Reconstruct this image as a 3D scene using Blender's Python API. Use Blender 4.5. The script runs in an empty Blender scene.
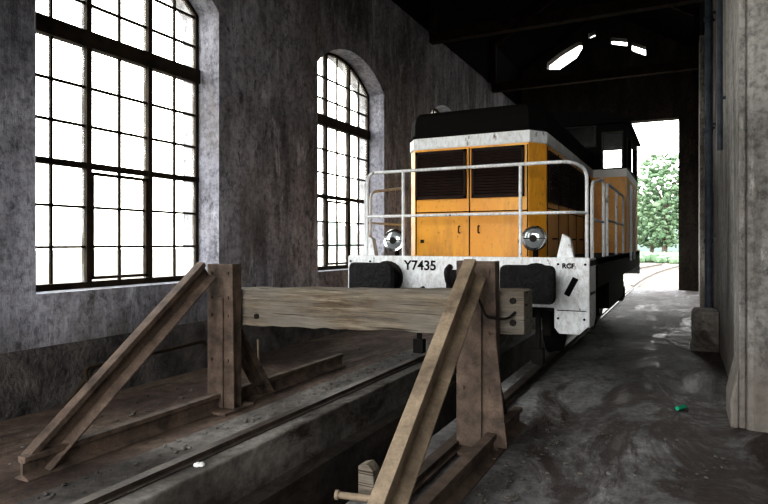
import bpy, bmesh, math, random
from mathutils import Vector, Matrix
random.seed(7)
scene = bpy.context.scene
COL = scene.collection
pi = math.pi

# ------------------------------------------------------------------ helpers
def empty(name):
    e = bpy.data.objects.new(name, None); e.empty_display_size = 0.2
    COL.objects.link(e); return e

def fin(bm, name, mat, parent=None, bevel=0, smooth=False, sub=0):
    bmesh.ops.recalc_face_normals(bm, faces=bm.faces[:])
    me = bpy.data.meshes.new(name); bm.to_mesh(me); bm.free()
    me.materials.append(mat)
    if smooth:
        for p in me.polygons: p.use_smooth = True
    ob = bpy.data.objects.new(name, me); COL.objects.link(ob)
    if parent: ob.parent = parent
    if bevel:
        m = ob.modifiers.new('bev', 'BEVEL'); m.width = bevel; m.segments = 2
        m.limit_method = 'ANGLE'; m.angle_limit = math.radians(40)
    return ob

def box(bm, x0, x1, y0, y1, z0, z1):
    v = [bm.verts.new(p) for p in [(x0,y0,z0),(x1,y0,z0),(x1,y1,z0),(x0,y1,z0),
                                   (x0,y0,z1),(x1,y0,z1),(x1,y1,z1),(x0,y1,z1)]]
    for f in [(0,3,2,1),(4,5,6,7),(0,1,5,4),(1,2,6,5),(2,3,7,6),(3,0,4,7)]:
        bm.faces.new([v[i] for i in f])

def prism(bm, pts, vec):
    vec = Vector(vec)
    a = [bm.verts.new(p) for p in pts]; b = [bm.verts.new(Vector(p)+vec) for p in pts]
    bm.faces.new(a); bm.faces.new(b[::-1])
    n = len(pts)
    for i in range(n): bm.faces.new([a[i], a[(i+1)%n], b[(i+1)%n], b[i]])

def frame(d, side=None):
    d = d.normalized()
    if side is None:
        side = Vector((1,0,0)) if abs(d.x) < .9 else Vector((0,1,0))
    s = (side - d*side.dot(d)).normalized()
    return d, s, s.cross(d)

def cyl(bm, p0, p1, r, r2=None, seg=16):
    p0 = Vector(p0); p1 = Vector(p1); r2 = r if r2 is None else r2
    d, s, u = frame(p1-p0)
    A = []; Bv = []
    for i in range(seg):
        a = 2*pi*i/seg; o = s*math.cos(a)+u*math.sin(a)
        A.append(bm.verts.new(p0+o*r)); Bv.append(bm.verts.new(p1+o*r2))
    bm.faces.new(A[::-1]); bm.faces.new(Bv)
    for i in range(seg): bm.faces.new([A[i],A[(i+1)%seg],Bv[(i+1)%seg],Bv[i]])

def member(bm, prof, p0, p1, side=(1,0,0)):
    p0 = Vector(p0); p1 = Vector(p1); d, s, u = frame(p1-p0, Vector(side))
    prism(bm, [p0+s*a+u*b for a,b in prof], p1-p0)

def tube(bm, pts, r, seg=10):
    pts = [Vector(p) for p in pts]; rings = []; n = len(pts)
    prev = None
    for i,p in enumerate(pts):
        if i == 0: t = pts[1]-p
        elif i == n-1: t = p-pts[i-1]
        else: t = (pts[i+1]-p).normalized()+(p-pts[i-1]).normalized()
        t.normalize()
        if prev is None:
            _, s, u = frame(t)
        else:
            s = (prev - t*prev.dot(t)).normalized(); u = s.cross(t)
        prev = s
        rings.append([bm.verts.new(p+(s*math.cos(2*pi*k/seg)+u*math.sin(2*pi*k/seg))*r) for k in range(seg)])
    for a,b in zip(rings, rings[1:]):
        for k in range(seg): bm.faces.new([a[k],a[(k+1)%seg],b[(k+1)%seg],b[k]])
    bm.faces.new(rings[0][::-1]); bm.faces.new(rings[-1])

def bend(pts, rad=.1, n=5):
    pts = [Vector(p) for p in pts]; out = [pts[0]]
    for i in range(1, len(pts)-1):
        a,b,c = pts[i-1],pts[i],pts[i+1]
        p = b+(a-b).normalized()*rad; q = b+(c-b).normalized()*rad
        for k in range(n+1):
            t = k/n; out.append(p*(1-t)**2+b*2*t*(1-t)+q*t*t)
    out.append(pts[-1]); return out

def grid_wall(bm, axis, a0, a1, u0, u1, v0, v1, holes):
    us = sorted({u0,u1}|{h[0] for h in holes}|{h[1] for h in holes})
    vs = sorted({v0,v1}|{h[2] for h in holes}|{h[3] for h in holes})
    for i in range(len(us)-1):
        for j in range(len(vs)-1):
            cu=(us[i]+us[i+1])/2; cv=(vs[j]+vs[j+1])/2
            if any(h[0]<cu<h[1] and h[2]<cv<h[3] for h in holes): continue
            if axis=='y': box(bm, us[i],us[i+1],a0,a1,vs[j],vs[j+1])
            else: box(bm, a0,a1,us[i],us[i+1],vs[j],vs[j+1])
    bmesh.ops.remove_doubles(bm, verts=bm.verts[:], dist=1e-5)

# ------------------------------------------------------------------ materials
class NT:
    def __init__(s, name):
        s.m = bpy.data.materials.new(name); s.m.use_nodes = True
        s.t = s.m.node_tree; s.n = s.t.nodes; s.l = s.t.links
        s.bsdf = s.n['Principled BSDF']; s.out = s.n['Material Output']
        s.tc = s.n.new('ShaderNodeTexCoord')
    def link(s,a,b): s.l.new(a,b)
    def noise(s, scale, stretch=(1,1,1), detail=5, rough=.6, dist=0):
        mp = s.n.new('ShaderNodeMapping'); mp.inputs['Scale'].default_value = stretch
        s.link(s.tc.outputs['Object'], mp.inputs[0])
        n = s.n.new('ShaderNodeTexNoise'); n.inputs['Scale'].default_value = scale
        n.inputs['Detail'].default_value = detail; n.inputs['Roughness'].default_value = rough
        n.inputs['Distortion'].default_value = dist
        s.link(mp.outputs[0], n.inputs['Vector']); return n.outputs['Fac']
    def ramp(s, fac, stops, interp='LINEAR'):
        r = s.n.new('ShaderNodeValToRGB'); r.color_ramp.interpolation = interp
        e = r.color_ramp.elements
        while len(e) < len(stops): e.new(.5)
        for i,(p,c) in enumerate(stops):
            if not hasattr(c,'__len__'): c=(c,c,c)
            e[i].position = p; e[i].color = (*c,1)
        s.link(fac, r.inputs[0]); return r.outputs[0]
    def mix(s, fac, a, b, mode='MIX'):
        m = s.n.new('ShaderNodeMix'); m.data_type='RGBA'; m.blend_type = mode
        for i,v in ((0,fac),(6,a),(7,b)):
            if isinstance(v,(int,float)): m.inputs[i].default_value = v
            elif isinstance(v,tuple): m.inputs[i].default_value = (*v,1)
            else: s.link(v, m.inputs[i])
        return m.outputs[2]
    def z(s):
        x = s.n.new('ShaderNodeSeparateXYZ'); s.link(s.tc.outputs['Object'], x.inputs[0]); return x.outputs
    def math(s, op, a, b=0., clamp=False):
        m = s.n.new('ShaderNodeMath'); m.operation = op; m.use_clamp = clamp
        for i,v in ((0,a),(1,b)):
            if isinstance(v,(int,float)): m.inputs[i].default_value = v
            else: s.link(v, m.inputs[i])
        return m.outputs[0]
    def bump(s, h, st=.3, dist=.02):
        b = s.n.new('ShaderNodeBump'); b.inputs['Strength'].default_value = st
        b.inputs['Distance'].default_value = dist
        s.link(h, b.inputs['Height']); s.link(b.outputs[0], s.bsdf.inputs['Normal'])
    def fin(s, col, rough=.8, metal=0, spec=.5):
        if isinstance(col,tuple): s.bsdf.inputs['Base Color'].default_value=(*col,1)
        else: s.link(col, s.bsdf.inputs['Base Color'])
        if isinstance(rough,(int,float)): s.bsdf.inputs['Roughness'].default_value = rough
        else: s.link(rough, s.bsdf.inputs['Roughness'])
        s.bsdf.inputs['Metallic'].default_value = metal
        s.bsdf.inputs['Specular IOR Level'].default_value = spec
        return s.m

def mottled(name, c1, c2, scale=6, stretch=(1,1,1), rough=.8, metal=0, bump=.3, fine=40, dist=.01, spec=.35):
    s = NT(name)
    a = s.noise(scale, stretch); f = s.noise(fine, stretch, 3)
    col = s.ramp(a, [(.32,c1),(.68,c2)])
    col = s.mix(.5, col, s.ramp(f, [(.3,.45),(.7,1.)]), 'MULTIPLY')
    s.bump(s.math('ADD', a, f), bump, dist)
    return s.fin(col, rough, metal, spec)

def plaster(name, dark, light, dado=None, streak=1.0):
    s = NT(name)
    big = s.noise(.5, (1,1,.7), 6, .65, .5)
    st = s.noise(2.6, (1,1,.13), 7, .7, .3)
    fine = s.noise(14, (1,1,1), 6, .75)
    m1 = s.math('ADD', s.math('MULTIPLY', big, .6), s.math('MULTIPLY', st, .4))
    col = s.ramp(m1, [(.39, dark), (.48, tuple((a+b)*.46 for a,b in zip(dark,light))), (.57, light)])
    col = s.mix(.75*streak, col, s.ramp(fine, [(.36,.32),(.56,1.)]), 'MULTIPLY')
    spots = s.noise(5, (1,1,.5), 8, .8)
    col = s.mix(s.ramp(spots, [(.55,0.),(.63,.8)]), col, tuple(c*.35 for c in dark))
    pale = s.noise(3.1, (1,1,.25), 8, .8, .6)
    col = s.mix(s.ramp(pale, [(.55,0.),(.66,.65)]), col, tuple(min(1,c*1.4) for c in light))
    warm = s.noise(.9, (1,1,.5), 5, .7, .5)
    col = s.mix(s.ramp(warm, [(.54,0.),(.68,.45)]), col, (.13,.105,.08))
    if dado:
        z = s.z()[2]
        zz = s.math('ADD', z, s.math('MULTIPLY', s.noise(1.3,(1,1,.6),6,.7), 1.0))
        f = s.ramp(s.math('MULTIPLY', zz, .4), [(.34,1.),(.58,0.)])
        col = s.mix(s.math('MULTIPLY', f, .75), col, dado)
    s.bump(s.math('ADD', fine, s.math('MULTIPLY', st, 1.5)), .6, .03)
    return s.fin(col, .92, 0, .2)

M_wallL = plaster('plaster_wall_left', (.125,.125,.145), (.45,.455,.52), (.050,.043,.038))
M_wallR = plaster('plaster_wall_right', (.16,.155,.15), (.47,.46,.445), (.16,.14,.12))
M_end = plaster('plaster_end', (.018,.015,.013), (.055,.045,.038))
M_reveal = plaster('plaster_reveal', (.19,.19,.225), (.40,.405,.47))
M_base = mottled('stone_dado', (.028,.026,.026), (.14,.13,.125), 3, bump=.8, fine=18, dist=.03, spec=.2)
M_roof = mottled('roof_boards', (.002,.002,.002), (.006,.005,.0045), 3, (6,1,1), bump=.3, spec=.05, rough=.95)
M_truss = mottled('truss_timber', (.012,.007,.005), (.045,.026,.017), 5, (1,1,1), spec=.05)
M_winframe = mottled('window_steel', (.012,.009,.006), (.040,.027,.016), 9, bump=.2, spec=.2)
M_rust = mottled('rusted_steel', (.052,.038,.031), (.18,.13,.10), 7, rough=.75, bump=.4, fine=60)
M_rust2 = mottled('rusted_rail_ochre', (.12,.09,.064), (.33,.26,.185), 5, rough=.7, bump=.3, fine=50)
M_rail = mottled('rail_steel', (.04,.033,.030), (.14,.11,.09), 5, rough=.5, metal=.3)
M_dark = mottled('underframe_black', (.007,.007,.007), (.024,.021,.019), 5, rough=.7, spec=.2)
M_rubber = mottled('buffer_black', (.004,.004,.005), (.015,.015,.017), 16, rough=.7, bump=.9, fine=40, dist=.03, spec=.25)
M_grille = mottled('grille_black', (.010,.005,.004), (.030,.013,.009), 8, rough=.65, spec=.2)
M_deck = mottled('deck_plate', (.02,.02,.02), (.06,.055,.05), 8)

def white_paint(name):
    s = NT(name)
    a = s.noise(9, (1,1,.5), 7, .75); b = s.noise(30, (1,1,.5), 4, .7)
    g = s.noise(3.5, (1,1,.6), 6, .7)
    col = s.ramp(b, [(.3,(.55,.56,.57)),(.6,(.80,.84,.88))])
    col = s.mix(s.ramp(g, [(.52,0.),(.74,.5)]), col, (.24,.22,.19))
    col = s.mix(s.ramp(a, [(.60,0.),(.66,.9)]), col, (.10,.05,.03))
    s.bump(b, .1, .005)
    return s.fin(col, .5)
M_white = white_paint('white_paint_chipped')
M_black = mottled('black_paint', (.004,.0035,.0035), (.009,.008,.008), 8, rough=.85, spec=.12)

def loco_paint():
    s = NT('loco_livery')
    z = s.z()[2]
    zz = s.math('MULTIPLY', z, .25)
    g = s.noise(3.2, (1,1,.22), 8, .72)
    g2 = s.noise(26, (1,1,.6), 4, .7)
    warm = s.ramp(s.noise(2.0,(1,1,.4)), [(.35,(.76,.32,.020)),(.65,(.88,.43,.035))])
    gr = s.mix(s.ramp(g, [(.49,0.),(.72,.65)]), warm, (.26,.10,.022))
    gr = s.mix(s.ramp(g2, [(.58,0.),(.70,.55)]), gr, (.13,.055,.02))
    top = s.ramp(zz, [(0.,(.7,.7,.68)),(2.78*.25,(.006,.0052,.005))], 'CONSTANT')
    f = s.ramp(zz, [(0.,0.),(2.64*.25,1.)], 'CONSTANT')
    col = s.mix(f, gr, top)
    s.bump(g2, .06, .005)
    m = s.fin(col, s.ramp(zz, [(0.,.42),(2.78*.25,.85)], 'CONSTANT'))
    sp = s.ramp(zz, [(0.,.5),(2.78*.25,.12)], 'CONSTANT'); s.link(sp, s.bsdf.inputs['Specular IOR Level'])
    return m
M_livery = loco_paint()

def wood():
    s = NT('weathered_timber')
    a = s.noise(4, (.35,5,6), 8, .7, .4); b = s.noise(14, (.25,6,8), 5, .7)
    c = s.noise(1.7, (1,1,2), 5, .6)
    crack = s.noise(7, (.12,1,7), 3, .5)
    col = s.ramp(a, [(.3,(.065,.048,.034)),(.5,(.20,.16,.115)),(.68,(.38,.33,.25))])
    col = s.mix(.7, col, s.ramp(b, [(.35,.3),(.58,1.)]), 'MULTIPLY')
    col = s.mix(s.ramp(c, [(.36,0.),(.62,.6)]), col, (.25,.24,.22))
    col = s.mix(s.ramp(crack, [(.60,0.),(.66,.85)]), col, (.02,.014,.01))
    s.bump(s.math('ADD', a, b), .8, .02)
    return s.fin(col, .85, 0, .2)
M_wood = wood()

def concrete(name, dark, mid, light, wet=False, stain=(.028,.017,.013), s0=.50, s1=.60, side=0):
    s = NT(name)
    a = s.noise(.8, (1,.55,1), 8, .68, .5); b = s.noise(11, (1,1,1), 8, .75); c = s.noise(1.6, (1,.4,1), 7, .75, .8)
    if side:   # oily traffic stains concentrate away from the pit edge
        x = s.z()[0]
        c = s.math('ADD', c, s.math('MULTIPLY', s.math('ADD', x, .75), side))
    col = s.ramp(a, [(.38,dark),(.5,mid),(.62,light)])
    col = s.mix(.8, col, s.ramp(b, [(.34,.35),(.6,1.)]), 'MULTIPLY')
    st = s.ramp(c, [(s0,0.),(s1,.88)])
    col = s.mix(st, col, stain)
    s.bump(s.math('ADD', b, a), .7, .02)
    r = s.ramp(c, [(.52,.9),(.66,.45)]) if wet else .9
    return s.fin(col, r, 0, .35)
M_floor = concrete('concrete_floor', (.10,.092,.09), (.22,.215,.215), (.40,.40,.405), True, (.034,.019,.015), .47, .58, .07)
M_dirt = concrete('dirt_floor', (.06,.041,.032), (.125,.085,.066), (.21,.16,.12))
M_kerb = concrete('kerb_concrete', (.065,.058,.052), (.15,.138,.125), (.30,.28,.26), False, (.028,.020,.015), .52, .62)
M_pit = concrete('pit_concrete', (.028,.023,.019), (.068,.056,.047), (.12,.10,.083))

def glass_dirty():
    s = NT('dirty_glass')
    s.n.remove(s.bsdf)
    tr = s.n.new('ShaderNodeBsdfTransparent'); tl = s.n.new('ShaderNodeBsdfTranslucent')
    n = s.noise(2.5, (1,1,1), 6, .7)
    s.link(s.ramp(n, [(.35,(.99,.97,.88)),(.65,(.97,.99,1.))]), tr.inputs[0])
    tl.inputs[0].default_value = (.9,.9,.85,1)
    mx = s.n.new('ShaderNodeMixShader'); s.link(s.ramp(n, [(.4,.05),(.7,.3)]), mx.inputs[0])
    s.link(tr.outputs[0], mx.inputs[1]); s.link(tl.outputs[0], mx.inputs[2]); s.link(mx.outputs[0], s.out.inputs[0])
    return s.m
M_glass = glass_dirty()
def clear_glass():
    s = NT('cab_glass'); s.n.remove(s.bsdf)
    tr = s.n.new('ShaderNodeBsdfTransparent'); gl = s.n.new('ShaderNodeBsdfGlossy'); gl.inputs['Roughness'].default_value=.05
    tr.inputs[0].default_value=(.85,.88,.88,1)
    mx = s.n.new('ShaderNodeMixShader'); mx.inputs[0].default_value=.18
    s.link(tr.outputs[0], mx.inputs[1]); s.link(gl.outputs[0], mx.inputs[2]); s.link(mx.outputs[0], s.out.inputs[0]); return s.m
M_cglass = clear_glass()
def simple(name, col, rough=.5, metal=0):
    s = NT(name); n = s.noise(20); c = s.mix(.2, tuple(col), s.ramp(n,[(.3,.4),(.7,1.)]), 'MULTIPLY'); return s.fin(c, rough, metal)
M_chrome = simple('lamp_chrome', (.8,.8,.8), .15, 1)
M_lens = simple('lamp_lens', (.42,.46,.48), .08, .6)
M_litter = simple('white_litter', (.8,.8,.8), .7)
M_glint = simple('green_glint', (.02,.35,.2), .1)  # glossy green that stands in for a glint on the floor
M_ground = mottled('gravel_ground', (.075,.066,.048), (.125,.112,.08), .5, bump=.2)
M_leaf = mottled('foliage', (.055,.11,.055), (.13,.19,.11), .8, bump=.3, fine=5)
M_hill = mottled('hillside', (.12,.18,.16), (.16,.21,.19), .1, bump=.1)
M_bark = mottled('bark', (.04,.03,.02), (.1,.08,.06), 5)

# ------------------------------------------------------------------ room shell
XL, XR = -5.17, .46
XN = .82
YN = 5.58
XLo = -5.78
Y0, Y1 = -3.2, 21.2
ZW = 7.15
SP, CR, W2 = 4.38, 4.86, 1.19
SILL = 1.04
wy = [-0.05, 4.565, 9.18, 13.8, 18.41]
rise = CR-SP; R = (W2*W2+rise*rise)/(2*rise); ZC = CR-R
def zarc(dy, off=0): return ZC+math.sqrt(max((R-off)**2-dy*dy, 0))

bm = bmesh.new()
prev = Y0
for yc in wy:
    a, b = yc-W2, yc+W2
    box(bm, XLo, XL, prev, a, -.3, ZW)
    box(bm, XLo, XL, a, b, -.3, SILL)
    pts = [(XLo, a+(b-a)*i/20, zarc(-W2+2*W2*i/20)) for i in range(21)]
    pts = [(XLo,a,ZW)]+pts+[(XLo,b,ZW)]
    prism(bm, pts, (XL-XLo,0,0))
    prev = b
box(bm, XLo, XL, prev, Y1, -.3, ZW)
bmesh.ops.remove_doubles(bm, verts=bm.verts[:], dist=1e-5)
fin(bm, 'wall_left', M_wallL)
bm = bmesh.new(); box(bm, XL, XL+.05, Y0, Y1, .0, .50)
prism(bm, [(XL,Y0,.50),(XL+.05,Y0,.50),(XL,Y0,.56)], (0,Y1-Y0,0))
fin(bm, 'baseboard_left', M_base)

for k,yc in enumerate(wy):
    bm = bmesh.new()
    t = .012
    box(bm, -5.50, XL+.004, yc+W2-t, yc+W2, SILL, SP)
    box(bm, -5.50, XL+.004, yc-W2, yc-W2+t, SILL, SP)
    n=20
    for i in range(n):
        d0=-W2+2*W2*i/n; d1=-W2+2*W2*(i+1)/n
        prism(bm, [(-5.50,yc+d0,zarc(d0)),(-5.50,yc+d1,zarc(d1)),(-5.50,yc+d1,zarc(d1)-t),(-5.50,yc+d0,zarc(d0)-t)], (XL+.004+5.50,0,0))
    fin(bm, 'trim_%d'%(k+1), M_reveal)
bm = bmesh.new(); box(bm, XL, XL+.06, Y0, Y1, 6.32, ZW+.4); fin(bm, 'trim_20', M_roof)
bm = bmesh.new(); box(bm, XR-.06, XR, YN+.6, Y1, 6.32, ZW+.4); fin(bm, 'trim_21', M_roof)

def window(idx, yc):
    root = empty('window_%d'%idx)
    X0, X1 = -5.56, -5.50
    bm = bmesh.new()
    fw = .06
    box(bm, X0,X1, yc-W2, yc-W2+fw, SILL, SP+.02); box(bm, X0,X1, yc+W2-fw, yc+W2, SILL, SP+.02)
    box(bm, X0,X1+.04, yc-W2, yc+W2, SILL, SILL+.06)
    n = 24
    for i in range(n):
        d0=-W2+2*W2*i/n; d1=-W2+2*W2*(i+1)/n
        prism(bm, [(X0,yc+d0,zarc(d0)),(X0,yc+d1,zarc(d1)),(X0,yc+d1,zarc(d1)-fw),(X0,yc+d0,zarc(d0)-fw)], (X1-X0,0,0))
    for f in (1/3,2/3):
        d = -W2+2*W2*f
        box(bm, X0-.01, X1+.015, yc+d-.030, yc+d+.030, SILL, zarc(d)-.02)
    box(bm, X0-.01, X1+.03, yc-W2, yc+W2, 3.52, 3.69)
    box(bm, X0-.005, X1+.01, yc-W2, yc+W2, 2.27, 2.33)
    fin(bm, 'frame', M_winframe, root)
    bm = bmesh.new()
    for f in (1/6,3/6,5/6):
        d = -W2+2*W2*f
        box(bm, X0+.02, X1-.01, yc+d-.013, yc+d+.013, SILL+.05, zarc(d)-.03)
    for z in (1.46,1.87,2.71,3.11,3.98,4.35):
        box(bm, X0+.02, X1-.01, yc-W2+.03, yc+W2-.03, z-.013, z+.013)
    a = yc-W2/3+.03; b = yc+W2/3-.03
    for (p,q,r,s_) in ((a,a+.03,1.12,2.24),(b-.03,b,1.12,2.24),(a,b,1.12,1.15),(a,b,2.21,2.24)):
        box(bm, X0+.01, X1+.01, p,q,r,s_)
    fin(bm, 'glazing_bars', M_winframe, root)
    bm = bmesh.new()
    pts = [(X0+.03,yc-W2+.02,SILL+.03)]+[(X0+.03,yc+d,zarc(d)-.02) for d in [(-W2+.02)+(2*W2-.04)*i/16 for i in range(17)]]+[(X0+.03,yc+W2-.02,SILL+.03)]
    bm.faces.new([bm.verts.new(p) for p in pts])
    fin(bm, 'panes', M_glass, root)
for i,yc in enumerate(wy): window(i+1, yc)

bm = bmesh.new()
prism(bm, [(XR+.9,Y0,-.3),(XN,Y0,-.3),(XN,YN,-.3),(XR+.05,YN,-.3),(XR+.015,YN+.015,-.3),(XR,YN+.05,-.3),(XR,Y1,-.3),(XR+.9,Y1,-.3)], (0,0,ZW+.3))
fin(bm, 'wall_right', M_wallR)
bm = bmesh.new()
box(bm, XR-.05, XR, YN+.02, YN+.55, 0, ZW-.02)
prism(bm, [(XR-.05,YN+.01,0),(XR-.11,YN+.01,0),(XR-.11,YN+.01,.22),(XR-.05,YN+.01,.5)], (0,.54,0))
fin(bm, 'trim_10', M_wallR, bevel=.015)
k = 11
for y in (11.4, 15.6):
    bm = bmesh.new(); box(bm, XR-.10, XR, y, y+.7, 0, 6.3); fin(bm, 'trim_%d'%k, M_wallR, bevel=.02); k+=1
bm = bmesh.new(); box(bm, XN-.04, XN, Y0, YN-.02, 0, .45); fin(bm, 'baseboard_right', M_base)

bm = bmesh.new()
DX0, DX1, DZ = -4.35, -.10, 5.5
box(bm, XLo, DX0, Y1, Y1+.45, -.3, ZW); box(bm, DX1, XR+.9, Y1, Y1+.45, -.3, ZW)
box(bm, DX0, DX1, Y1, Y1+.45, DZ, ZW)
RX = (XL+XR)/2; RZ = 9.30
def roofz(x): return ZW+(RZ-ZW)*(1-abs(x-RX)/(RX-XLo))
# broken openings in the gable: (x0,x1,low0,low1,high0,high1) left->right
vents = [(-4.22,-3.80,7.56,7.50,7.80,8.08),(-3.80,-3.22,7.50,7.84,8.08,8.36),(-3.22,-3.05,7.84,8.12,8.36,8.36),
         (-2.14,-1.62,8.14,8.00,8.36,8.24),(-1.50,-1.06,7.84,7.60,8.12,7.90),(-2.84,-2.62,8.42,8.48,8.60,8.68)]
xs = sorted({XLo, RX, XR+.9}|{v[0] for v in vents}|{v[1] for v in vents})
for a,b in zip(xs, xs[1:]):
    za, zb = roofz(a), roofz(b)
    v = [q for q in vents if q[0]<=a+1e-6 and q[1]>=b-1e-6]
    def col(z0a,z0b,z1a,z1b): prism(bm, [(a,Y1,z0a),(b,Y1,z0b),(b,Y1,z1b),(a,Y1,z1a)], (0,.45,0))
    if v:
        q=v[0]; Lq=q[1]-q[0]
        fa=(a-q[0])/Lq; fb=(b-q[0])/Lq
        lo=lambda f:q[2]+(q[3]-q[2])*f
        hi=lambda f:q[4]+(q[5]-q[4])*f
        col(ZW,ZW,lo(fa),lo(fb))
        col(hi(fa),hi(fb),max(za,hi(fa)+.01),max(zb,hi(fb)+.01))
    else: col(ZW,ZW,max(za,ZW+.001),max(zb,ZW+.001))
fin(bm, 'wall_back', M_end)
bm = bmesh.new()
grid_wall(bm, 'y', Y0-.4, Y0, XLo, XR+.9, -.3, ZW, [(-4.9,.4,0,4.9)])  # unseen opening behind the camera, widened to throw daylight on the loco front
prism(bm, [(XLo,Y0-.4,ZW),(XR+.9,Y0-.4,ZW),(RX,Y0-.4,RZ)], (0,.4,0))
fin(bm, 'wall_front', M_wallL)
bm = bmesh.new()
for sgn in (-1,1):
    xe = RX+sgn*3.75
    ze = RZ-(RZ-ZW)*(3.75/(RX-XLo))
    prism(bm, [(RX,Y0-.6,RZ),(xe,Y0-.6,ze),(xe,Y0-.6,ze+.12),(RX,Y0-.6,RZ+.12)], (0,Y1-Y0+1.4,0))
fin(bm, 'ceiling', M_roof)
for y in (2.5, 7.6, 12.6, 17.5):
    bm = bmesh.new()
    box(bm, XL+.07, XR-.07, y-.1, y+.1, 6.02, 6.26)
    for sgn in (-1,1):
        p0 = Vector((RX+sgn*2.7,y,roofz(RX+2.7)-.16)); p1 = Vector((RX,y,RZ-.16))
        member(bm, [(-.06,-.08),(.06,-.08),(.06,.08),(-.06,.08)], p0, p1, (0,1,0))
        box(bm, RX+sgn*2.7-.07, RX+sgn*2.7+.07, y-.07, y+.07, 6.2, roofz(RX+2.7)-.1)
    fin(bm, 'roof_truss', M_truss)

# floors
PX0, PX1 = -2.78, -1.74
bm = bmesh.new(); box(bm, XLo, -3.42, Y0-.4, Y1+.4, -.4, 0); fin(bm, 'floor', M_dirt)
bm = bmesh.new(); box(bm, -3.42, PX0, Y0-.4, Y1+.4, -.4, .015); fin(bm, 'floor.001', M_kerb, bevel=.015)
bm = bmesh.new(); box(bm, PX1, XR+.9, Y0-.4, Y1+.4, -.4, 0); fin(bm, 'floor.002', M_floor, bevel=.012)
bm = bmesh.new()
box(bm, PX0-.15, PX1+.15, -1, 19.2, -1.1, -.95)
box(bm, PX0-.15, PX0, -1, 19.2, -.95, -.4); box(bm, PX1, PX1+.15, -1, 19.2, -.95, -.4)
box(bm, PX0, PX1, -1.2, -1, -1.1, 0); box(bm, PX0, PX1, 19.2, 19.4, -1.1, 0)
box(bm, PX0, PX0+.16, -1, 19.2, -.95, -.30)
box(bm, PX0, PX1, Y0-.4, -1.2, -.4, 0); box(bm, PX0, PX1, 19.4, Y1+.4, -.4, 0)
fin(bm, 'floor.003', M_pit)

def railprof(k=1):
    return [(x*k,y*k) for x,y in [(-.07,0),(.07,0),(.07,.012),(.012,.035),(.012,.105),(.036,.115),(.036,.15),(-.036,.15),(-.036,.115),(-.012,.105),(-.012,.035),(-.07,.012)]]
CX = -2.25
track = empty('railway_track')
for i,x in enumerate((CX-.753, CX+.753)):
    bm = bmesh.new()
    zb = .016 if i==0 else .001
    box(bm, x-.036,x+.036, .6, Y1+.3, zb, .055)
    box(bm, x-.075,x+.075, .6, Y1+.3, zb, .026)
    pts = []
    for j in range(17):
        y = Y1+.3+j*1.5; pts.append((x+ .0030*(y-Y1)**2, y))
    for (xa,ya),(xb,yb) in zip(pts,pts[1:]): member(bm, railprof(1.0), (xa,ya,-.06),(xb,yb,-.06))
    fin(bm, 'rail_%d'%(i+1), M_rail, track)

# ------------------------------------------------------------------ outdoors
bm = bmesh.new(); box(bm, -120, 120, Y1+.45, 200, -.4, -.06); box(bm, -120, XLo, -100, Y1+.45, -.4,-.06); box(bm, XR+.9, 120, -100, Y1+.45, -.4,-.06)
box(bm, XLo, XR+.9, -100, Y0-.4, -.4, -.06)
fin(bm, 'ground', M_ground)
def tree(x, y, h, r):
    root = empty('tree')
    bm = bmesh.new(); cyl(bm, (x,y,-.1),(x+.2,y,h*.5),.28,.15); cyl(bm,(x+.2,y,h*.45),(x+1,y+.3,h*.75),.14,.06); cyl(bm,(x+.2,y,h*.45),(x-.9,y-.3,h*.72),.14,.06)
    fin(bm,'trunk',M_bark,root)
    bm = bmesh.new()
    for i in range(900):
        while True:
            p = Vector((random.uniform(-1,1),random.uniform(-1,1),random.uniform(-1,1)))
            if .3 < p.length < 1: break
        c = Vector((x+p.x*r, y+p.y*r, h*.55+p.z*h*.46))
        s = random.uniform(.15,.4)
        m = Matrix.Translation(c) @ Matrix.Rotation(random.uniform(0,6),4,'Z') @ Matrix.Rotation(random.uniform(0,3),4,'X') @ Matrix.Diagonal((s,s*.8,s*.45,1))
        bmesh.ops.create_icosphere(bm, subdivisions=1, radius=1, matrix=m)
    fin(bm,'crown',M_leaf,root)
tree(-1.6, 66, 10.5, 3.4); tree(3.4, 70, 12.5, 4.4); tree(-7.5, 76, 8, 4); tree(-3.6, 86, 8, 4)
bm = bmesh.new()
n=60
pts=[(-110+220*i/n, 120, 5.5+2.5*math.sin(i*.5)+1.5*math.sin(i*1.3)+i*.05) for i in range(n+1)]
prism(bm, [(-110,120,-.2)]+pts+[(110,120,-.2)], (0,25,0)); fin(bm,'distant_hill',M_hill)
bm = bmesh.new()
for i in range(200):
    x=random.uniform(-14,12); y=random.uniform(50,58)
    s=random.uniform(.3,.7)
    bmesh.ops.create_icosphere(bm, subdivisions=1, radius=1, matrix=Matrix.Translation((x,y,s*.6-.1))@Matrix.Diagonal((s,s,s*.8,1)))
fin(bm,'hedge',M_leaf)

# ------------------------------------------------------------------ locomotive
L = empty('diesel_shunting_locomotive')
FY = 6.36; HY = 6.77; HYE = 11.0; CYE = 13.75; BYE = 14.4
DZk = 1.33
HW = .85
def plan(hw, y0, y1, chx, chy):
    return [(CX-hw,y1),(CX-hw,y0+chy),(CX-hw+chx,y0),(CX+hw-chx,y0),(CX+hw,y0+chy),(CX+hw,y1)]
bm = bmesh.new()
rings=[]
for (z,dw,dy) in [(DZk,0,0),(2.64,0,0),(2.78,0,0),(2.96,0,0),(3.05,.015,.015),(3.09,.05,.05),(3.11,.12,.13),(3.125,.5,.6)]:
    pl = plan(HW-dw, HY+dy, HYE, .15, .22)
    rings.append([bm.verts.new((x,y,z)) for x,y in pl])
bm.faces.new(rings[0]); bm.faces.new(rings[-1][::-1])
for a,b in zip(rings,rings[1:]):
    for i in range(6): bm.faces.new([a[i],a[(i+1)%6],b[(i+1)%6],b[i]])
fin(bm, 'engine_hood', M_livery, L, bevel=.012)
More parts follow.
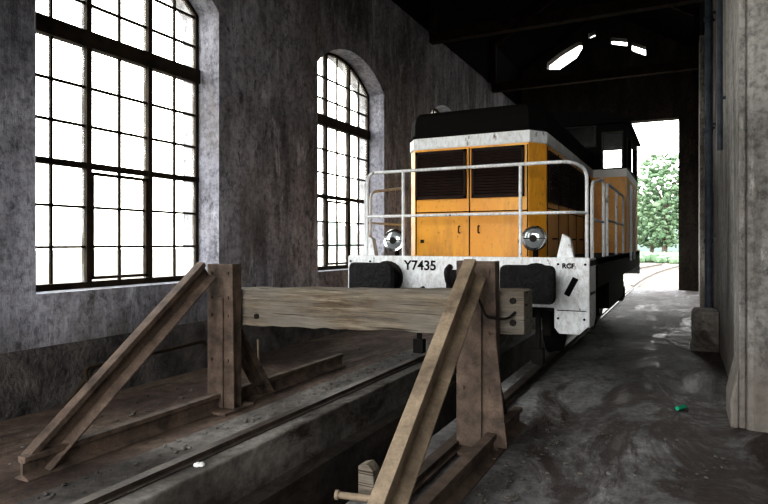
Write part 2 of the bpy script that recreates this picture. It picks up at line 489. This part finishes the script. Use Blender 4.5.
def ring_strip(bm, z0, z1, off):
    pl = plan(HW+off, HY-off, HYE, .15, .22); pi_ = plan(HW-.01, HY+.01, HYE, .15,.22)
    for i in range(5):
        (xa,ya),(xb,yb)=pl[i],pl[i+1]; (xc,yc),(xd,yd)=pi_[i+1],pi_[i]
        prism(bm, [(xa,ya,z0),(xb,yb,z0),(xc,yc,z0),(xd,yd,z0)], (0,0,z1-z0))
bm = bmesh.new(); ring_strip(bm, 2.65, 2.775, .012); fin(bm, 'white_band', M_white, L)
bm = bmesh.new(); ring_strip(bm, 2.79, 2.81, .02); fin(bm, 'gutter', M_black, L)
def grille_front(x0,x1,z0,z1):
    bm = bmesh.new(); y=HY
    box(bm, x0,x1,y-.012,y+.01,z0,z1)
    t=.03
    for q in ((x0,x0+t,z0,z1),(x1-t,x1,z0,z1),(x0,x1,z0,z0+t),(x0,x1,z1-t,z1)): box(bm,q[0],q[1],y-.04,y,q[2],q[3])
    z=z0+.045
    while z<z1-.04:
        prism(bm,[(x0+t,y-.012,z),(x0+t,y-.034,z-.012),(x0+t,y-.034,z-.006),(x0+t,y-.012,z+.012)],(x1-x0-2*t,0,0)); z+=.034
    fin(bm,'radiator_grille',M_grille,L)
grille_front(CX-.68,CX-.035,2.03,2.61); grille_front(CX+.035,CX+.65,2.03,2.61)
bm = bmesh.new()
box(bm, CX-.69,CX+.69,HY-.006,HY,1.865,1.877)
box(bm, CX-.006,CX+.006,HY-.006,HY,1.35,2.62)
box(bm, CX-.69,CX-.68,HY-.006,HY,1.35,2.62); box(bm, CX+.68,CX+.69,HY-.006,HY,1.35,2.62)
for x in (CX+HW,CX-HW):
    for y in (7.05,7.75,8.45,9.15,9.85,10.55): box(bm, x-.006,x+.006,y-.006,y+.006,1.35,2.62)
    box(bm, x-.006,x+.006,7.05,HYE,1.9,1.912)
fin(bm,'panel_seams',M_black,L)
bm = bmesh.new()
for sx,x in ((1,CX+HW),(-1,CX-HW)):
    for k in range(5):
        y0=7.09+k*.7; y1=y0+.62
        box(bm, min(x,x+sx*.02), max(x,x+sx*.02), y0,y1,1.98,2.58)
        for j in range(15):
            z=2.01+j*.038
            box(bm, min(x,x+sx*.035), max(x,x+sx*.035), y0+.03,y1-.03,z,z+.016)
fin(bm,'side_louvres',M_grille,L)
bm = bmesh.new()
for x in (CX-.12,CX+.12):
    tube(bm, bend([(x,HY,1.62),(x,HY-.05,1.62),(x,HY-.05,1.70),(x,HY,1.70)],.02,3), .008)
for sx,x in ((1,CX+HW),(-1,CX-HW)):
    for k in range(5):
        y=7.35+k*.7; tube(bm,[(x,y,1.55),(x+sx*.05,y,1.55),(x+sx*.05,y+.12,1.55),(x,y+.12,1.55)],.01,6)
box(bm, CX-.62,CX-.58,HY-.02,HY,1.5,1.54); box(bm, CX+.58,CX+.62,HY-.02,HY,1.5,1.54)
fin(bm,'door_handles',M_dark,L)
bm = bmesh.new(); cyl(bm,(CX,9.6,3.10),(CX,9.6,3.28),.13); box(bm,CX-.4,CX+.4,8.7,9.3,3.10,3.15); fin(bm,'roof_exhaust',M_black,L,bevel=.01)
BX0, BX1 = -3.66, -.84
bm = bmesh.new(); box(bm, BX0, BX1, FY+.02, BYE, 1.25, DZk); fin(bm,'walkway_deck',M_deck,L,bevel=.01)
bm = bmesh.new(); box(bm, BX0, BX1, FY, FY+.05, .82, 1.35)
box(bm, BX0,BX1,BYE-.05,BYE,.82,1.35); fin(bm,'buffer_beam',M_white,L,bevel=.012)
bm = bmesh.new()
for x in (CX-1.05,CX+.97): box(bm, x,x+.08,FY+.05,BYE-.05,.78,1.25)
box(bm, CX-.95,CX+.95,FY+.6,BYE-.5,.9,1.22)
box(bm, CX-1.3,CX-.98,9.2,11.6,.55,1.2); box(bm, CX+.98,CX+1.3,9.2,11.6,.55,1.2)
for yy in (8.2,12.5):
    for sx in (-1,1):
        x=CX+sx*1.1
        box(bm, x-.12,x+.12,yy-.17,yy+.17,.38,.74)
        for j in range(4): box(bm, x-.05,x+.05,yy-.5+j*.07,yy+.5-j*.07,.74+j*.02,.757+j*.02)
        cyl(bm,(x,yy,.55),(x+sx*.15,yy,.55),.11)
fin(bm,'underframe',M_dark,L,bevel=.008)
bm = bmesh.new()
for x in (BX0,BX1-.03): box(bm, x,x+.03,7.0,BYE-.05,1.0,1.33)
fin(bm,'side_valance',M_dark,L,bevel=.005)
bm = bmesh.new()
for yy in (8.2,12.5):
    for sx in (-1,1):
        x=CX+sx*.75
        cyl(bm,(x-.065,yy,.575),(x+.065,yy,.575),.515,seg=40); cyl(bm,(x-sx*.09,yy,.575),(x-sx*.06,yy,.575),.54,seg=40)
    cyl(bm,(CX-1.2,yy,.575),(CX+1.2,yy,.575),.09)
fin(bm,'wheelsets',M_dark,L)
bm = bmesh.new()
for sx in (-1,1):
    x=CX+sx*.75
    box(bm,x-.05,x+.05,7.50,7.60,.35,.85); box(bm,x-.03,x+.03,7.0,7.05,.12,1.0); box(bm,x-.07,x+.07,6.97,7.07,.10,.28)
fin(bm,'rail_guards',M_dark,L,bevel=.01)
for sx in (-1,1):
    xb = CX+sx*.875; zb=1.09
    bm = bmesh.new()
    cyl(bm,(xb,FY,zb),(xb,FY-.20,zb),.16,.12,24); cyl(bm,(xb,FY-.2,zb),(xb,5.97,zb),.085)
    cyl(bm,(xb,FY,zb),(xb,FY-.03,zb),.20,seg=24)
    fin(bm,'buffer_stock',M_dark,L)
    bm = bmesh.new()
    hw,hh=.275,.19; c=.06; rg=[]
    for (y,k) in ((5.98,.94),(5.95,1.),(5.92,1.),(5.895,.95),(5.885,.6)):
        pl=[]
        for (qx,qz,a0) in ((1,1,0),(-1,1,90),(-1,-1,180),(1,-1,270)):
            for j in range(4):
                a=math.radians(a0+j*30)
                pl.append((xb+(qx*(hw-c)+c*math.cos(a))*k, y, zb+(qz*(hh-c)+c*math.sin(a))*k))
        rg.append([bm.verts.new(p) for p in pl])
    bm.faces.new(rg[0]); bm.faces.new(rg[-1])
    for a,b in zip(rg,rg[1:]):
        for i in range(16): bm.faces.new([a[i],a[(i+1)%16],b[(i+1)%16],b[i]])
    fin(bm,'buffer_head',M_rubber,L)
bm = bmesh.new()
box(bm,CX-.13,CX+.13,FY-.03,FY,.95,1.2)
tube(bm,bend([(CX,FY,1.07),(CX,FY-.3,1.07),(CX,FY-.36,1.2),(CX,FY-.25,1.24)],.05),.035)
for sx in (-1,1):
    tube(bm,bend([(CX+sx*.05,FY-.12,1.05),(CX+sx*.06,FY-.16,.8),(CX,FY-.16,.66)],.03),.018)
    tube(bm,bend([(CX+sx*.42,FY,.98),(CX+sx*.42,FY-.12,.96),(CX+sx*.40,FY-.14,.6),(CX+sx*.30,FY-.05,.5)],.06),.024)
fin(bm,'coupling_and_hoses',M_dark,L)
for sx in (-1,1):
    xo = CX+sx*1.41; xi = CX+sx*1.06
    a,b=min(xo,xi),max(xo,xi)
    bm = bmesh.new()
    xm = xo-sx*.10
    prism(bm, [(xo,FY-.015,1.34),(xi,FY-.015,1.34),(xi,FY-.015,.62),(xi+sx*.05,FY-.015,.56),(xm,FY-.015,.56),(xo,FY-.015,.66)],(0,.03,0))
    x_,X_ = (xo-.03,xo) if sx>0 else (xo,xo+.03)
    prism(bm, [(x_,FY,1.34),(x_,FY,.64),(x_,FY+.30,.60),(x_,FY+.48,.70),(x_,FY+.48,1.34)],(.03,0,0))
    fin(bm,'step_side_plate',M_white,L,bevel=.006)
    bm = bmesh.new()
    box(bm,a,b,FY+.02,FY+.42,.60,.63); box(bm,a,b,FY+.02,FY+.42,.96,.99); box(bm,a+.02,b-.02,FY+.40,FY+.42,.6,1.3)
    fin(bm,'steps',M_deck,L)
    bm = bmesh.new()
    cxs=(a+b)/2
    member(bm,[(-.03,-.004),(.03,-.004),(.03,.004),(-.03,.004)],(cxs-.05,FY-.02,.96),(cxs+.04,FY-.02,1.14))
    for (xx,zz) in ((a+.04,1.28),(b-.04,1.28),(a+.04,.72),(b-.05,.72)): cyl(bm,(xx,FY-.03,zz),(xx,FY,zz),.012,seg=8)
    box(bm,a+.03,b-.03,FY-.018,FY-.013,.80,.808)
    fin(bm,'step_slot',M_black,L)
    bm = bmesh.new()
    xc = CX+sx*1.16
    prism(bm,[(xc-.09,FY+.05,1.34),(xc+.09,FY+.05,1.34),(xc+.05,FY+.05,1.55),(xc-.03,FY+.05,1.60)],(0,.1,0))
    fin(bm,'sand_filler',M_white,L,bevel=.01)
for sx,zz in ((-1,1.53),(1,1.55)):
    xl = CX+sx*.83
    bm = bmesh.new(); y=6.44
    cyl(bm,(xl,y+.16,zz),(xl,y+.02,zz),.08,.135,28); cyl(bm,(xl,y+.02,zz),(xl,y-.005,zz),.135,.135,28)
    cyl(bm,(xl,y+.08,zz-.1),(xl,y+.08,DZk),.03)
    fin(bm,'headlamp_body',M_black,L)
    bm = bmesh.new()
    n=28
    for i in range(n):
        a0=2*pi*i/n;a1=2*pi*(i+1)/n
        p=lambda a,r,yy:(xl+r*math.cos(a),yy,zz+r*math.sin(a))
        bm.faces.new([bm.verts.new(q) for q in (p(a0,.105,y-.012),p(a1,.105,y-.012),p(a1,.128,y-.02),p(a0,.128,y-.02))])
        bm.faces.new([bm.verts.new(q) for q in (p(a0,.128,y-.02),p(a1,.128,y-.02),p(a1,.137,y),p(a0,.137,y))])
    fin(bm,'headlamp_rim',M_chrome,L)
    bm = bmesh.new()
    m = Matrix.Translation((xl,y-.005,zz))@Matrix.Diagonal((.108,.03,.108,1))
    bmesh.ops.create_uvsphere(bm,u_segments=24,v_segments=12,radius=1,matrix=m)
    fin(bm,'headlamp_lens',M_lens,L,smooth=True)
    bm = bmesh.new(); cyl(bm,(xl,y-.045,zz),(xl,y-.03,zz),.04); box(bm,xl-.1,xl+.1,y-.042,y-.036,zz-.006,zz+.006); fin(bm,'headlamp_hood',M_dark,L)
bm = bmesh.new(); r=.019
RY=6.42; ZT=2.35; ZM=1.82
tube(bm,bend([(CX-1.18,RY,DZk),(CX-1.18,RY,ZT),(CX+1.22,RY,ZT),(CX+1.34,RY+.25,ZT-.06),(CX+1.34,RY+.25,DZk)],.12,6),r)
tube(bm,bend([(CX-1.18,RY,ZM),(CX+1.22,RY,ZM),(CX+1.34,RY+.25,ZM)],.1,5),r*.9)
for x in (CX-.70,CX+.69): tube(bm,[(x,RY,DZk-.1),(x,RY,ZT)],r)
tube(bm,bend([(CX-1.18,RY,ZT-.1),(CX-1.34,RY+.25,ZT-.1),(CX-1.34,RY+.25,DZk)],.08),r)
for sx in (-1,1):
    x=CX+sx*1.37
    tube(bm,bend([(x,6.85,DZk),(x,6.85,2.16),(x,7.9,2.30),(x,7.9,DZk)],.14,6),r)
    tube(bm,[(x,6.85,1.76),(x,7.9,1.76)],r*.8)
    tube(bm,bend([(x,8.3,DZk),(x,8.3,2.28),(x,10.7,2.28),(x,10.7,DZk)],.12,6),r)
    tube(bm,[(x,8.3,1.8),(x,10.7,1.8)],r*.8); tube(bm,[(x,9.5,DZk),(x,9.5,2.28)],r)
    tube(bm,[(CX+sx*1.46,11.12,1.2),(CX+sx*1.46,11.12,2.5)],r); tube(bm,[(CX+sx*1.46,11.9,1.2),(CX+sx*1.46,11.9,2.5)],r)
fin(bm,'handrails',M_white,L)
# cab
bm = bmesh.new()
cx0,cx1 = CX-1.40, CX+1.40; CZ=3.58
fh=[(CX-1.32,CX-1.02,2.80,3.40),(CX+1.02,CX+1.32,2.80,3.40),(CX-.88,CX-.30,3.20,3.54),(CX+.30,CX+.88,3.20,3.54)]
grid_wall(bm,'y',HYE,HYE+.05,cx0,cx1,DZk,CZ+.05,fh)
grid_wall(bm,'y',CYE-.05,CYE,cx0,cx1,DZk,CZ+.05,[(CX-1.25,CX-.15,2.62,3.50),(CX+.15,CX+1.30,2.62,3.50)])
for x in (cx0,cx1-.05):
    grid_wall(bm,'x',x,x+.05,HYE+.05,CYE-.05,DZk,CZ,[(11.25,11.85,2.84,3.40),(12.2,13.4,2.84,3.40)])
fin(bm,'cab',M_livery,L)
bm = bmesh.new()
prof=[]
for i in range(13):
    a=i/12; x=cx0-.06+(cx1-cx0+.12)*a; prof.append((x,HYE-.12,CZ+.02+.24*math.sin(pi*a)**.6))
prism(bm, prof+[(cx1+.06,HYE-.12,CZ-.02),(cx0-.06,HYE-.12,CZ-.02)],(0,CYE-HYE+.24,0))
fin(bm,'cab_roof',M_black,L)
bm = bmesh.new()
for h in fh:
    t=.025
    for q in ((h[0]-t,h[0],h[2]-t,h[3]+t),(h[1],h[1]+t,h[2]-t,h[3]+t),(h[0],h[1],h[2]-t,h[2]),(h[0],h[1],h[3],h[3]+t)): box(bm,q[0],q[1],HYE-.015,HYE,q[2],q[3])
fin(bm,'window_seals',M_deck,L)
bm = bmesh.new()
for h in fh: box(bm,h[0],h[1],HYE+.02,HYE+.026,h[2],h[3])
fin(bm,'cab_glass',M_cglass,L)
bm = bmesh.new()
box(bm, CX-.5,CX+.4,HYE+.3,HYE+.9,DZk,2.35); box(bm,CX+.7,CX+1.1,12.4,12.8,DZk,1.85); box(bm,CX+.72,CX+1.08,12.8,12.86,1.85,2.4)
box(bm,CX-1.1,CX-.7,12.4,12.8,DZk,1.85)
fin(bm,'cab_interior',M_deck,L,bevel=.02)
def text(s, loc, size, mat, name):
    c = bpy.data.curves.new(name,'FONT'); c.body=s; c.size=size; c.extrude=.002; c.offset=.003
    o = bpy.data.objects.new(name,c); COL.objects.link(o); o.location=loc; o.rotation_euler=(pi/2,0,0); o.data.materials.append(mat); o.parent=L
text('Y7435',(CX-.66,FY-.004,1.19),.155,M_black,'number_lettering')
text('RCF',(CX+1.14,FY-.019,1.24),.07,M_black,'depot_lettering')

# ------------------------------------------------------------------ buffer stop
S = empty('buffer_stop')
SXL, SXR = -3.73, -1.34
PY = 4.18
for sx,x,top,m in ((-1,SXL,1.31,M_rust),(1,SXR,1.37,M_rust)):
    bm = bmesh.new()
    prism(bm, [(x-.14,PY-.03,0),(x+.17,PY-.03,0),(x+.15,PY-.03,top),(x-.14,PY-.03,top)],(0,.02,0))
    for dx in (-.14,.135):
        box(bm, x+dx-.006,x+dx+.012,PY-.01,PY+.10,.025,top)
    member(bm, railprof(1.0), (x+.02,PY+.10,0),(x+.02,PY+.10,top-.3))
    box(bm, x-.20,x+.20,PY-.18,PY+.22,.0,.025)
    if sx>0: prism(bm, [(x+.10,PY-.035,.05),(x+.24,PY-.035,.05),(x+.155,PY-.035,.85),(x+.10,PY-.035,.85)],(0,.02,0))
    fin(bm,'upright',m,S,bevel=.004)
    bm = bmesh.new()
    for zz in (top-.30,top-.08,.45,.85):
        for dx in (-.09,.10): cyl(bm,(x+dx,PY-.045,zz),(x+dx,PY-.03,zz),.016,seg=6)
    fin(bm,'bolts',M_rust,S)
    bm = bmesh.new()
    k=1.2
    fy = 2.50
    xs_ = x+.03 if sx>0 else x-.03
    member(bm, railprof(k), (xs_,fy,.0),(xs_,PY-.12,top-.12))
    fin(bm,'raking_strut',M_rust2 if sx>0 else M_rust,S,bevel=.004)
    bm = bmesh.new()
    member(bm, railprof(.95), (x,PY+.70,.02),(x,PY+.14,.80))
    fin(bm,'rear_brace',M_rust,S,bevel=.004)
    bm = bmesh.new()
    xo = x+.13 if sx>0 else x
    member(bm, railprof(1.0), (xo,2.35,.0),(xo,(6.3 if sx<0 else 4.9),.0))
    fin(bm,'ground_sill',M_rust,S,bevel=.003)
bm = bmesh.new()
xa,xb=-3.78,-1.02
ya,yb=PY+.13,PY+.40
za0,za1=.735,1.075; zb0,zb1=.83,1.155
n=26; rings=[]
for i in range(n+1):
    t=i/n; x=xa+(xb-xa)*t
    z0=za0+(zb0-za0)*t; z1=za1+(zb1-za1)*t
    j=lambda s=.006: random.uniform(-s,s)
    rings.append([bm.verts.new(p) for p in [(x,ya+j(),z0+j(.009)),(x,ya-.004+j(),(z0+z1)/2+.03),(x,ya+j(),z1+j(.006)),(x,yb,z1+j()),(x,yb,z0+j())]])
bm.faces.new(rings[0]); bm.faces.new(rings[-1][::-1])
for a,b in zip(rings,rings[1:]):
    for i in range(5): bm.faces.new([a[i],a[(i+1)%5],b[(i+1)%5],b[i]])
fin(bm,'cross_timber',M_wood,S,bevel=.008)
bm = bmesh.new()
for x,z in ((SXR+.24,.92),(SXR+.24,1.08),(SXL+.30,.84)): cyl(bm,(x,ya-.02,z),(x,ya+.02,z),.024,seg=8)
tube(bm,bend([(SXR+.03,PY-.06,1.12),(SXR+.10,PY-.10,.98),(SXR+.22,PY+.06,.95),(SXR+.26,PY+.11,1.0)],.05),.010)
fin(bm,'timber_bolts',M_dark,S)

# ------------------------------------------------------------------ clutter
bm = bmesh.new()
tube(bm,bend([(-4.45,3.42,0),(-4.60,3.45,.42),(-4.62,4.9,.44),(-4.42,5.1,0)],.05),.019)
tube(bm,[(-4.60,3.55,.42),(-4.95,3.5,.02)],.015)
fin(bm,'bent_metal_frame',M_winframe)
bm = bmesh.new(); tube(bm,[(-4.2,5.3,.0),(-4.25,5.36,.42)],.012); fin(bm,'iron_stake',M_rust2)
st = empty('timber_block_with_pipe')
bm = bmesh.new(); prism(bm,[(-1.72,3.1,.001),(-1.61,3.1,.001),(-1.62,3.1,.16),(-1.66,3.1,.20),(-1.72,3.1,.18)],(0,.09,0)); fin(bm,'block',M_wood,st,bevel=.006)
bm = bmesh.new(); cyl(bm,(-1.78,2.98,.04),(-1.58,3.02,.04),.020); cyl(bm,(-1.80,2.975,.04),(-1.78,2.98,.04),.028); fin(bm,'pipe',M_rust2,st)
for side in (0,1):
    bm = bmesh.new()
    for i in range(300):
        if side==0:
            x = random.uniform(-4.9,-3.95) if i%2 else random.uniform(-3.38,-3.16); y=random.uniform(2.2,8)
            if abs(x+3.73)<.12: continue
        else:
            x = random.gauss(-.98,.10) if i%3 else random.uniform(-1.0,.3); y=random.uniform(2.6,5.4)
            if x<-1.10: continue
        s=random.choice([.005,.006,.008,.012,.016])
        z=.016 if x<PX0 and x>-3.42 else .001
        bmesh.ops.create_icosphere(bm,subdivisions=1,radius=1,matrix=Matrix.Translation((x,y,z+s*.6))@Matrix.Rotation(random.uniform(0,6),4,'Z')@Matrix.Diagonal((s*1.4,s,s*.6,1)))
    fin(bm,'rubble',M_kerb)
bm = bmesh.new()
for i in range(7):
    bmesh.ops.create_icosphere(bm,subdivisions=1,radius=1,matrix=Matrix.Translation((-2.86+random.uniform(-.02,.02),2.99+random.uniform(-.05,.05),.032))@Matrix.Rotation(random.uniform(0,6),4,'Z')@Matrix.Diagonal((.024,.018,.014,1)))
fin(bm,'litter',M_litter)
bm = bmesh.new(); cyl(bm,(-.04,5.95,.021),(.02,6.05,.021),.02,seg=12); cyl(bm,(.02,6.05,.021),(.035,6.075,.021),.02,.008,12); fin(bm,'floor_glint',M_glint)  # bottle-shaped piece added to imitate a green glint on the floor
P = empty('wall_pipes')
bm = bmesh.new()
cyl(bm,(.36,10.4,.0),(.36,10.4,6.2),.05); cyl(bm,(.39,10.75,0),(.39,10.75,6.2),.035)
cyl(bm,(.40,8.1,2.6),(.40,8.1,6.2),.03)
for z in (1.5,3.2,4.9):
    cyl(bm,(.36,10.4,z),(.36,10.4,z+.06),.065); box(bm,.36,.459,10.38,10.42,z+.1,z+.13); box(bm,.39,.459,10.73,10.77,z+.1,z+.13)
    if z>2: box(bm,.40,.459,8.08,8.12,z,z+.03)
fin(bm,'pipes',mottled('pipe_grey',(.03,.04,.055),(.08,.10,.13),6,rough=.6),P)
bm = bmesh.new()
prism(bm,[(.12,9.35,0),(.455,9.35,0),(.455,9.35,.56),(.16,9.35,.56),(.12,9.35,.50)],(0,.55,0)); box(bm,.10,.455,9.33,9.92,.0,.1)
fin(bm,'concrete_block',M_kerb,bevel=.015)

# ------------------------------------------------------------------ light
w = bpy.data.worlds.new('World'); scene.world=w; w.use_nodes=True
nt=w.node_tree; bg=nt.nodes['Background']
tc=nt.nodes.new('ShaderNodeTexCoord'); sx_=nt.nodes.new('ShaderNodeSeparateXYZ'); rp=nt.nodes.new('ShaderNodeValToRGB')
nt.links.new(tc.outputs['Generated'],sx_.inputs[0]); nt.links.new(sx_.outputs[2],rp.inputs[0])
rp.color_ramp.elements[0].position=0; rp.color_ramp.elements[0].color=(1,.97,.91,1)
rp.color_ramp.elements[1].position=.8; rp.color_ramp.elements[1].color=(.90,.94,1,1)
nt.links.new(rp.outputs[0],bg.inputs[0]); bg.inputs[1].default_value=10.0
def portal(name, loc, rot, sx, sy):
    l=bpy.data.lights.new(name,'AREA'); l.shape='RECTANGLE'; l.size=sx; l.size_y=sy
    l.cycles.is_portal=True
    o=bpy.data.objects.new(name,l); COL.objects.link(o); o.location=loc; o.rotation_euler=rot
for i,yc in enumerate(wy): portal('sky_portal',(-5.62,yc,2.95),(0,-pi/2,0),3.8,2.36)
portal('sky_portal',((DX0+DX1)/2,Y1+.3,DZ/2),(-pi/2,0,0),4.2,DZ)
portal('sky_portal',(-2.25,Y0-.2,2.45),(pi/2,0,0),5.3,4.9)

# ------------------------------------------------------------------ camera
cam=bpy.data.cameras.new('camera'); co=bpy.data.objects.new('camera',cam); COL.objects.link(co)
co.location=(0,0,1.5); co.rotation_euler=(pi/2,0,math.atan(298/597))
cam.lens=28; cam.sensor_width=36; cam.shift_y=-9/768; cam.clip_start=.05; cam.clip_end=500
scene.camera=co
scene.view_settings.view_transform='Standard'
for lk in ('Medium High Contrast','High Contrast'):
    try:
        scene.view_settings.look=lk; break
    except Exception as ex: pass
scene.view_settings.exposure=0.0
